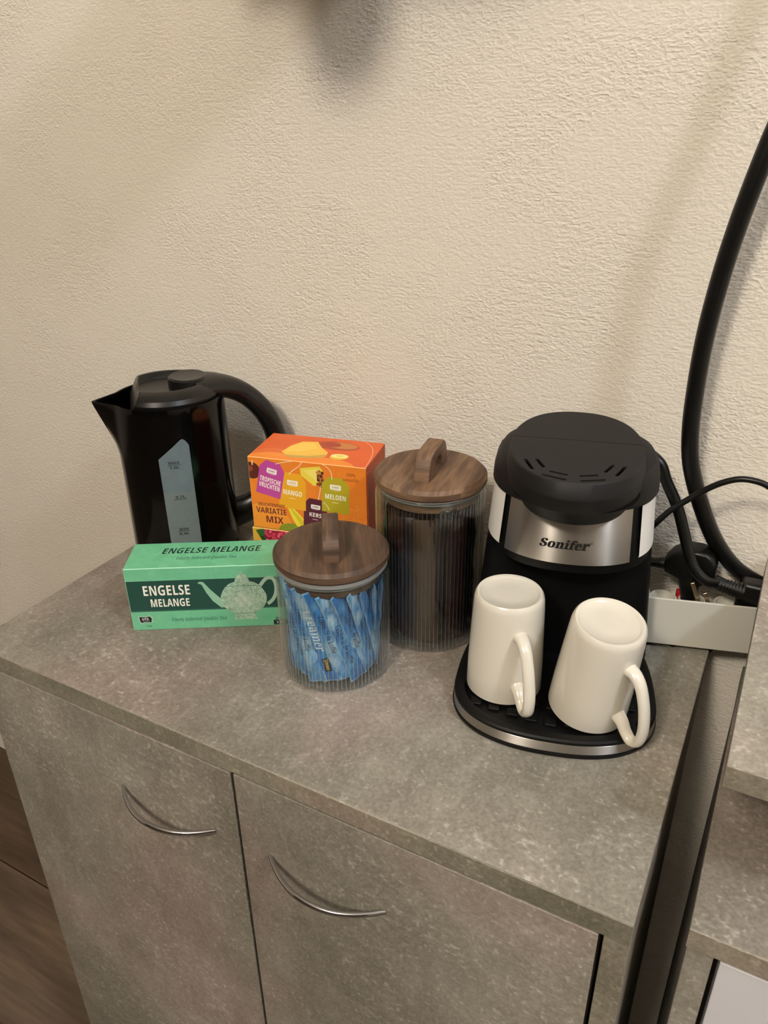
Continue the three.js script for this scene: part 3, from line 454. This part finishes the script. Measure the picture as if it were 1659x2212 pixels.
// ---------- coffee maker ----------
const MK = { x: 0.525026, z: 0.1493, turn: 14.5 * Math.PI / 180 };
{
  const t = thing('coffee_maker', 'black two-cup coffee maker with a brushed steel band and white side panels', 'coffee maker', [MK.x, 0, MK.z], MK.turn);
  const baseSec = (y, d = 0) => { const s = oval(y, 0.0835 - d, 0.0605 - d, 0.138 - d, 2.35, 0, 0, 120); return s.map(p => p[2] < 0 ? [Math.sign(p[0]) * Math.min(Math.abs(p[0]), 0.0835 - d), p[1], p[2]] : p); };
  part('base', [loft([baseSec(0, 0.001), baseSec(0.0008, 0), baseSec(0.0042, -0.0008), baseSec(0.0046, 0.0006)], { crease: 0.5 }), loft([baseSec(0.0046, 0.002), baseSec(0.0135, 0.002)], { cap0: false, cap1: false })], M.blackPlastic, t);
  part('steel_trim', loft([baseSec(0.0046, 0.0006), baseSec(0.0050, 0.0001), baseSec(0.0130, 0.0006), baseSec(0.0134, 0.0010)], { cap0: false, cap1: false, crease: 0.5 }), M.steel, t, 'brushed steel strip around the base');
  const tray = part('drip_tray', loft([baseSec(0.0134, 0.0006), baseSec(0.0160, 0.0004), baseSec(0.0175, 0.0016), baseSec(0.0178, 0.004), baseSec(0.0170, 0.0085), baseSec(0.0128, 0.0105), baseSec(0.0118, 0.012)], { cap0: false, crease: 0.5 }), M.blackPlastic, t);
  for (let r = 0; r < 3; r++) for (let k = -4; k <= 4; k++) { const x = k * 0.0155, z = 0.036 - r * 0.02 - 0.0022 * Math.abs(k) ** 1.25; part('grid_bar', rbox(x - 0.0048, x + 0.0048, 0.0116, 0.0142, z - 0.0045, z + 0.0045, 0.0008, 2), M.blackPlastic, tray); }
  const hw = y => 0.0800 - 0.085 * y;
  part('column', loft([[0.0115, 0.0], [0.06, 0], [0.122, 0]].map(([y]) => oval(y, hw(y), 0.022, 0.062, 3.6, -0.080, 0, 96))), M.blackPlastic, t);
  // head housing
  const hs = (y, d = 0, e = 2.25) => oval(y, hw(y) - d, 0.0615 - d, 0.0600 - d, e, -0.0830, 0, 120);
  part('head_housing', loft([hs(0.118, 0.004), hs(0.1195, 0.002), hs(0.124, 0.0012), hs(0.178, 0.0012)], { crease: 0.5 }), M.blackPlastic, t);
  part('lower_lip', loft([oval(0.1165, hw(0.12) - 0.010, 0.052, 0.04, 2.2, -0.083), oval(0.118, hw(0.12) - 0.007, 0.0555, 0.044, 2.2, -0.083), oval(0.1205, hw(0.12) - 0.007, 0.0555, 0.044, 2.2, -0.083)]), M.blackPlastic, t);
  const curved = (y0, y1, x0, x1, off, n = 60, thick = 0.0012) => {                    // plate that follows the front of the housing between two x
    const secs = []; for (const [y, o] of [[y0, 0], [y0, off], [y0 + 0.0006, off + 0.0002], [y1 - 0.0006, off + 0.0002], [y1, off], [y1, 0]]) {
      const a = hw(y) + o, b = 0.0615 + o, e = 2.25, row = [];
      for (let i = 0; i <= n; i++) { const x = x0(y) + (x1(y) - x0(y)) * i / n; const q = Math.min(1, Math.abs(x) / a); row.push([x, y, -0.083 + b * Math.pow(1 - q ** e, 1 / e)]); }
      secs.push(row.reverse());
    }
    const W = n + 1, pos = [], uv = [], idx = []; secs.forEach((s, j) => s.forEach((p, i) => { pos.push(...p); uv.push(1 - i / n, (p[1] - y0) / (y1 - y0)); }));
    for (let j = 0; j < secs.length - 1; j++) for (let i = 0; i < n; i++) { const a = j * W + i, c = a + W; idx.push(a, c, a + 1, a + 1, c, c + 1); }
    const g = new THREE.BufferGeometry(); g.setAttribute('position', new THREE.Float32BufferAttribute(pos, 3)); g.setAttribute('uv', new THREE.Float32BufferAttribute(uv, 2)); g.setIndex(idx); return toCreasedNormals(g, 0.6);
  };
  const s = y => hw(y) / hw(0.13);
  const band = part('steel_band', curved(0.1285, 0.1785, y => -0.0515 * s(y), y => 0.0490 * s(y), 0.0012), M.steel, t, 'brushed steel band across the front');
  const logoTex = canvasTex(1024, 320, (x, w, h) => { x.fillStyle = '#000'; x.fillRect(0, 0, w, h); txt(x, 'Sonifer', 470, 150, 840, 160, '#fff', 'italic bold 100px serif'); txt(x, 'Sonifer', 476, 150, 840, 160, '#fff', 'italic bold 100px serif'); txt(x, 'Sonifer', 464, 152, 840, 160, '#fff', 'italic bold 100px serif'); txt(x, '®', 940, 90, 44, 44, '#aaa', '100px sans-serif'); });
  logoTex.colorSpace = THREE.NoColorSpace;
  part('logo', curved(0.1385, 0.1535, y => -0.0255, y => 0.0215, 0.00175, 40), std({ color: 0x0b0b0b, roughness: 0.5, alphaMap: logoTex, transparent: true, side: THREE.DoubleSide }), band, 'black lettering');
  for (const sg of [-1, 1]) {                              // white side panels wrap from the front seam round to the back
    const ring = (y, o) => { const r = []; for (let i = 0; i <= 30; i++) { const a = (sg < 0 ? Math.PI - 0.66 : 0.66) + (sg < 0 ? 1 : -1) * (1.9) * i / 30, c = Math.cos(a), n = Math.sin(a); r.push([(hw(y) + o) * spow(c, 2 / 2.25), y, -0.083 + ((n > 0 ? 0.0615 : 0.06) + o) * spow(n, 2 / 2.25)]); } return sg < 0 ? r.reverse() : r; };
    const rows = [ring(0.1295, 0), ring(0.1295, 0.0009), ring(0.1787, 0.0009), ring(0.1787, 0)], pos = [], idx = []; rows.forEach(r => r.forEach(p => pos.push(...p)));
    for (let j = 0; j < 3; j++) for (let i = 0; i < 30; i++) { const a = j * 31 + i, c = a + 31; idx.push(a, a + 1, c, a + 1, c + 1, c); }
    const g = new THREE.BufferGeometry(); g.setAttribute('position', new THREE.Float32BufferAttribute(pos, 3)); g.setIndex(idx);
    part('side_panel', toCreasedNormals(g, 0.6), std({ color: 0xe9e7e2, roughness: 0.35, side: THREE.DoubleSide }), t, 'glossy white side panel');
  }
  // shoulder, a black rounded cap over the panels
  part('shoulder', loft([hs(0.1775, -0.0014, 2.4), hs(0.180, -0.0030, 2.4), hs(0.190, -0.0032, 2.45), hs(0.198, -0.0022, 2.45), hs(0.2040, 0.0010, 2.4), hs(0.2070, 0.0055, 2.3), hs(0.2078, 0.0100, 2.3)], { crease: 0.45 }), M.headPlastic, t);
  for (const sx of [-1, 1]) part('hinge', rbox(sx * 0.0605 - 0.0035, sx * 0.0605 + 0.0035, 0.192, 0.2015, -0.097, -0.087, 0.0015, 2), M.headPlastic, t);
  // lid: long oval, split by the hinge line; the front half overhangs the cups
  const lo = (y, d, N = 144) => oval(y, 0.0535 - Math.max(d, -0.0006), 0.0790 - d, 0.0780 - Math.max(d, -0.0006), 2.25, -0.0630, -0.0012, N);
  const clampF = q => q.map(p => [p[0], p[1], Math.max(p[2], -0.0695)]), clampB = q => q.map(p => [p[0], p[1], Math.min(p[2], -0.0703)]);
  const lidSecs = [[0.1905, 0.0035], [0.192, 0.0008], [0.2035, -0.0030], [0.2055, -0.0028], [0.2150, 0.0012], [0.2160, 0.0022]];
  part('rear_lid', loft(lidSecs.slice(1).map(([y, d]) => clampB(lo(y, d))), { crease: 0.4 }), M.headPlastic, t);
  const front = part('front_lid', (() => {
    const shell = loft(lidSecs.map(([y, d]) => clampF(lo(y, d))), { cap1: false, crease: 0.4 });
    const o = clampF(lo(0, 0.0022)), sh = new THREE.Shape(o.map(p => new THREE.Vector2(p[0], -p[2])));
    const pill = (x0, z0, x1, z1, r = 0.00135) => { const p = new THREE.Path(), a = Math.atan2(-(z1 - z0), x1 - x0); for (let i = 0; i <= 8; i++) { const b = a + Math.PI / 2 + Math.PI * i / 8, q = [x0 + r * Math.cos(b), -z0 + r * Math.sin(b)]; i ? p.lineTo(...q) : p.moveTo(...q); } for (let i = 0; i <= 8; i++) { const b = a - Math.PI / 2 + Math.PI * i / 8; p.lineTo(x1 + r * Math.cos(b), -z1 + r * Math.sin(b)); } p.closePath(); return p; };
    for (const sx of [-1, 1]) for (const [x0, z0, x1, z1] of [[0.0365, -0.0215, 0.0305, -0.0055], [0.0280, -0.0235, 0.0225, -0.0105], [0.0215, 0.0046, 0.0060, 0.0098], [0.0165, -0.0028, 0.0050, 0.0010]]) sh.holes.push(pill(-0.002 + sx * x0, z0, -0.002 + sx * x1, z1));
    const plate = new THREE.ExtrudeGeometry(sh, { depth: 0.0022, bevelEnabled: false, curveSegments: 6 }); plate.rotateX(-Math.PI / 2); plate.translate(0, 0.2160 - 0.0022, 0);
    return merge([shell, plate]);
  })(), M.headPlastic, t);
  part('brew_funnel', loft([oval(0.1760, 0.0385, 0.0385, 0.036, 2, -0.0365), oval(0.1775, 0.0400, 0.0400, 0.037, 2, -0.0365), oval(0.1850, 0.0440, 0.0445, 0.04, 2.1, -0.0365), oval(0.1915, 0.0495, 0.0500, 0.04, 2.15, -0.0365)], { crease: 0.4 }), M.blackPlastic, t);
}

// ---------- mugs, bottom up on the drip tray ----------
function mug(label, pos, axis, az) {
  const t = thing('mug', label, 'mug', pos, 0, 'white mugs on the drip tray');
  const q = new THREE.Quaternion().setFromUnitVectors(V(0, 1, 0), V(...axis).normalize()); t.quaternion.copy(q);
  part('cup', lathe([[0, 0.0845], [0.020, 0.0842], [0.0255, 0.080], [0.0268, 0.07], [0.0288, 0.02], [0.0296, 0.0012], [0.0306, 0], [0.0318, 0.001], [0.0318, 0.006], [0.0313, 0.028], [0.0302, 0.055], [0.0292, 0.078], [0.0286, 0.0865], [0.0276, 0.0905], [0.0262, 0.0921], [0.0244, 0.0919], [0.0231, 0.0908], [0.0222, 0.0901], [0.012, 0.0897], [0, 0.0896]], 96, 0.7), M.mug, t);
  const d = V(Math.sin(az), 0, Math.cos(az)), side = V(Math.cos(az), 0, -Math.sin(az));
  const P = ([r, y]) => [d.x * r, y, d.z * r];
  const c = C3([[0.0285, 0.0665], [0.0345, 0.0665], [0.0410, 0.0625], [0.0480, 0.0515], [0.0535, 0.0370], [0.0560, 0.0220], [0.0540, 0.0110], [0.0485, 0.0075], [0.0420, 0.0105], [0.0360, 0.0160], [0.0300, 0.0185]].map(P));
  part('handle', sweep(c, 60, s => 0.0050 + 0.0016 * (Math.abs(2 * s - 1) ** 6), s => 0.0036 + 0.0022 * (Math.abs(2 * s - 1) ** 8), side, 18), M.mug, t);
}
mug('white mug standing upside down on the left of the drip tray', [0.4828, 0.0147, 0.1550], [0.0, 1, 0.0], 40 * Math.PI / 180);
mug('white mug upside down and tilted on the right of the drip tray', [0.5554, 0.0195, 0.1556], [0.117, 1, 0.103], 57 * Math.PI / 180);

// ---------- power strip, plugs and cables ----------
{
  const A = V(0.574, 0.006, 0.031), B = V(0.668, 0.006, 0.004), len = A.distanceTo(B), turn = Math.atan2(-(B.z - A.z), B.x - A.x);
  const t = thing('power_strip', 'white power strip lying at the back edge of the cabinet behind the coffee maker', 'power strip', [A.x, 0.006, A.z], turn);
  part('housing', [rbox(0, len, 0, 0.0500, -0.0024, 0, 0.0010, 3), rbox(0, 0.0024, 0, 0.0500, -0.0285, -0.001, 0.0010, 3), rbox(0.001, len, 0, 0.0355, -0.0285, -0.0015, 0.0012, 2)], M.stripWhite, t);
  for (const x of [0.008, 0.03]) part('rubber_foot', new THREE.CylinderGeometry(0.004, 0.004, 0.006, 14).translate(x, -0.003, -0.010), M.blackPlastic, t);
  for (const x of [0.0155, 0.0410, 0.0720]) part('socket', lathe([[0.0095, 0.0350], [0.0122, 0.0355], [0.0124, 0.0420], [0.0118, 0.0430], [0.0105, 0.0428], [0.0098, 0.0355]], 40).translate(x, 0, -0.0155), M.stripWhite, t);
  part('switch', rbox(0.0275, 0.0335, 0.035, 0.0475, -0.026, -0.020, 0.001, 2), M.red, t, 'red rocker switch');
  for (const [x, k] of [[0.0490, 0], [0.0575, 1]]) part('earth_clip', rbox(-0.0018, 0.0018, 0, 0.034 - 0.010 * k, -0.0012, 0.0012, 0.0005, 2).rotateZ(0.38).translate(x, 0.035, -0.006), M.clipMetal, t, 'bare metal earth clip');
}
{
  const t = thing('mains_lead', 'black mains cord with an angled plug pushed into the left socket of the white strip', 'cord');
  const s = new THREE.Shape(); [[0.5793, 0.0831], [0.5846, 0.0915], [0.592, 0.0968], [0.599, 0.0995], [0.6080, 0.1000], [0.6148, 0.0990], [0.6205, 0.0945], [0.6240, 0.0870], [0.6240, 0.0760], [0.6130, 0.0640], [0.6115, 0.0440], [0.6005, 0.0440], [0.5935, 0.0680], [0.5810, 0.0725]].forEach((p, i) => i ? s.lineTo(p[0], p[1]) : s.moveTo(p[0], p[1]));
  const g = new THREE.ExtrudeGeometry(s, { depth: 0.016, bevelEnabled: true, bevelThickness: 0.004, bevelSize: 0.003, bevelOffset: -0.003, bevelSegments: 4 });
  part('plug', toCreasedNormals(g.translate(0, 0, -0.011), 0.7), M.rubber, t);
  const rib = []; for (let i = 0; i < 7; i++) rib.push(new THREE.CylinderGeometry(0.0058 - 0.0004 * i, 0.0058 - 0.0004 * i, 0.0017, 18).rotateZ(Math.PI / 2).translate(0.5795 - i * 0.0026, 0.0778 - 0.0006 * i, 0)); rib.push(new THREE.CylinderGeometry(0.0042, 0.0036, 0.022, 16).rotateZ(Math.PI / 2).translate(0.571, 0.0758, 0));
  part('strain_relief', rib, M.rubber, t);
  part('cable', tube([[0.564, 0.0745, 0], [0.552, 0.072, -0.004], [0.535, 0.066, -0.012], [0.515, 0.058, -0.018], [0.50, 0.05, -0.018], [0.49, 0.01, -0.016], [0.488, 0.0036, -0.005], [0.49, 0.0036, 0.004]], 0.0034), M.rubber, t);
}
{
  const t = thing('mains_lead', 'black mains cord dropping from behind the coffee maker to the right socket of the strip', 'cord');
  part('cable', tube([[0.528, 0.175, -0.012], [0.545, 0.187, 0.006], [0.5626, 0.1801, 0.012], [0.5708, 0.1641, 0.012], [0.5831, 0.142, 0.012], [0.5925, 0.1189, 0.013], [0.6013, 0.0975, 0.016], [0.6080, 0.0870, 0.018], [0.6180, 0.0785, 0.017], [0.6260, 0.0740, 0.010]], 0.0050, 100), M.rubber, t);
  const rib = []; for (let i = 0; i < 9; i++) rib.push(new THREE.CylinderGeometry(0.0056 + 0.0003 * i, 0.0056 + 0.0003 * i, 0.0017, 18).rotateZ(Math.PI / 2 - 0.22).translate(0.6265 + i * 0.0027, 0.0738 - 0.0006 * i, 0.009 - 0.0006 * i)); rib.push(new THREE.CylinderGeometry(0.0062, 0.0050, 0.026, 16).rotateZ(Math.PI / 2 - 0.22).translate(0.637, 0.0715, 0.0068));
  part('strain_relief', rib, M.rubber, t);
  part('plug', rbox(0.644, 0.6672, 0.0440, 0.0755, -0.0165, 0.0015, 0.005, 4), M.rubber, t);
}
{
  const a = tube([[0.640, 0.98, -0.0275], [0.640, 0.80, -0.022], [0.632, 0.62, -0.004], [0.618, 0.50, 0.010], [0.6009, 0.4279, 0.014], [0.5915, 0.3816, 0.013], [0.5856, 0.3416, 0.012], [0.5816, 0.2951, 0.012], [0.5809, 0.2495, 0.010], [0.5825, 0.2125, 0.009], [0.5872, 0.182, 0.006], [0.601, 0.1425, 0.000], [0.6193, 0.1036, -0.010], [0.6400, 0.0770, -0.020], [0.6640, 0.0625, -0.0268], [0.70, 0.055, -0.0268], [0.78, 0.040, -0.0268], [0.95, 0.02, -0.0268]], 0.0072, 200, 16);
  const m = shade(new THREE.Mesh(a, M.rubber)); m.name = 'thick_cable'; m.userData = { label: 'thick black cable hanging down the wall in a long bend right of the coffee maker', category: 'cable' }; scene.add(m);
}
{
  const a = tube([[0.550, 0.088, -0.010], [0.5605, 0.110, 0.009], [0.5689, 0.1286, 0.027], [0.5785, 0.1432, 0.027], [0.590, 0.1556, 0.027], [0.6029, 0.1683, 0.027], [0.6157, 0.1783, 0.027], [0.6288, 0.1843, 0.027], [0.6409, 0.1847, 0.027], [0.6495, 0.1824, 0.027], [0.67, 0.170, 0.030], [0.70, 0.135, 0.036], [0.73, 0.103, 0.045], [0.76, 0.0930, 0.06], [0.80, 0.0930, 0.08]], 0.0026, 120, 10);
  const m = shade(new THREE.Mesh(a, M.rubber)); m.name = 'thin_cable'; m.userData = { label: 'thin black cable arching across the thick cable to the right edge', category: 'cable' }; scene.add(m);
}
{
  const a = tube([[0.636, 0.012, -0.012], [0.6365, 0.002, -0.010], [0.632, -0.012, -0.012], [0.60, -0.05, -0.014], [0.52, -0.12, -0.016], [0.45, -0.3, -0.016], [0.44, FLOOR + 0.004, -0.016]], 0.0032, 40, 10);
  const m = shade(new THREE.Mesh(a, M.rubber)); m.name = 'kettle_cable'; m.userData = { label: 'black cable dropping behind the back right corner of the cabinet under the white strip', category: 'cable' }; scene.add(m);
}

// ---------- above the picture: a small wall shelf with a cup on a hook, whose shadow falls into view ----------
{
  const t = thing('wall_shelf', 'small wall shelf above the picture', 'shelf', [0.285, 0.678, ZW]);
  part('board', rbox(-0.13, 0.13, 0, 0.018, 0, 0.235, 0.001, 2), M.whiteDoor, t);
  for (const x of [-0.1, 0.1]) part('bracket', rbox(x - 0.006, x + 0.006, -0.06, 0, 0, 0.008, 0.001, 1), M.chrome, t);
  const c = thing('hanging_cup', 'cup hanging under the wall shelf', 'cup', [0.256, 0.655, ZW + 0.29]);
  part('cup', lathe([[0, 0], [0.024, 0.004], [0.037, 0.02], [0.041, 0.05], [0.041, 0.075], [0.038, 0.075], [0.037, 0.05], [0.024, 0.008], [0, 0.006]], 40), M.mug, c);
  part('hook', tube([[0, 0.095, 0], [0, 0.08, 0], [0.025, 0.078, 0], [0.040, 0.068, 0]], 0.002, 20, 8), M.chrome, c);
}

renderer.render(scene, camera);
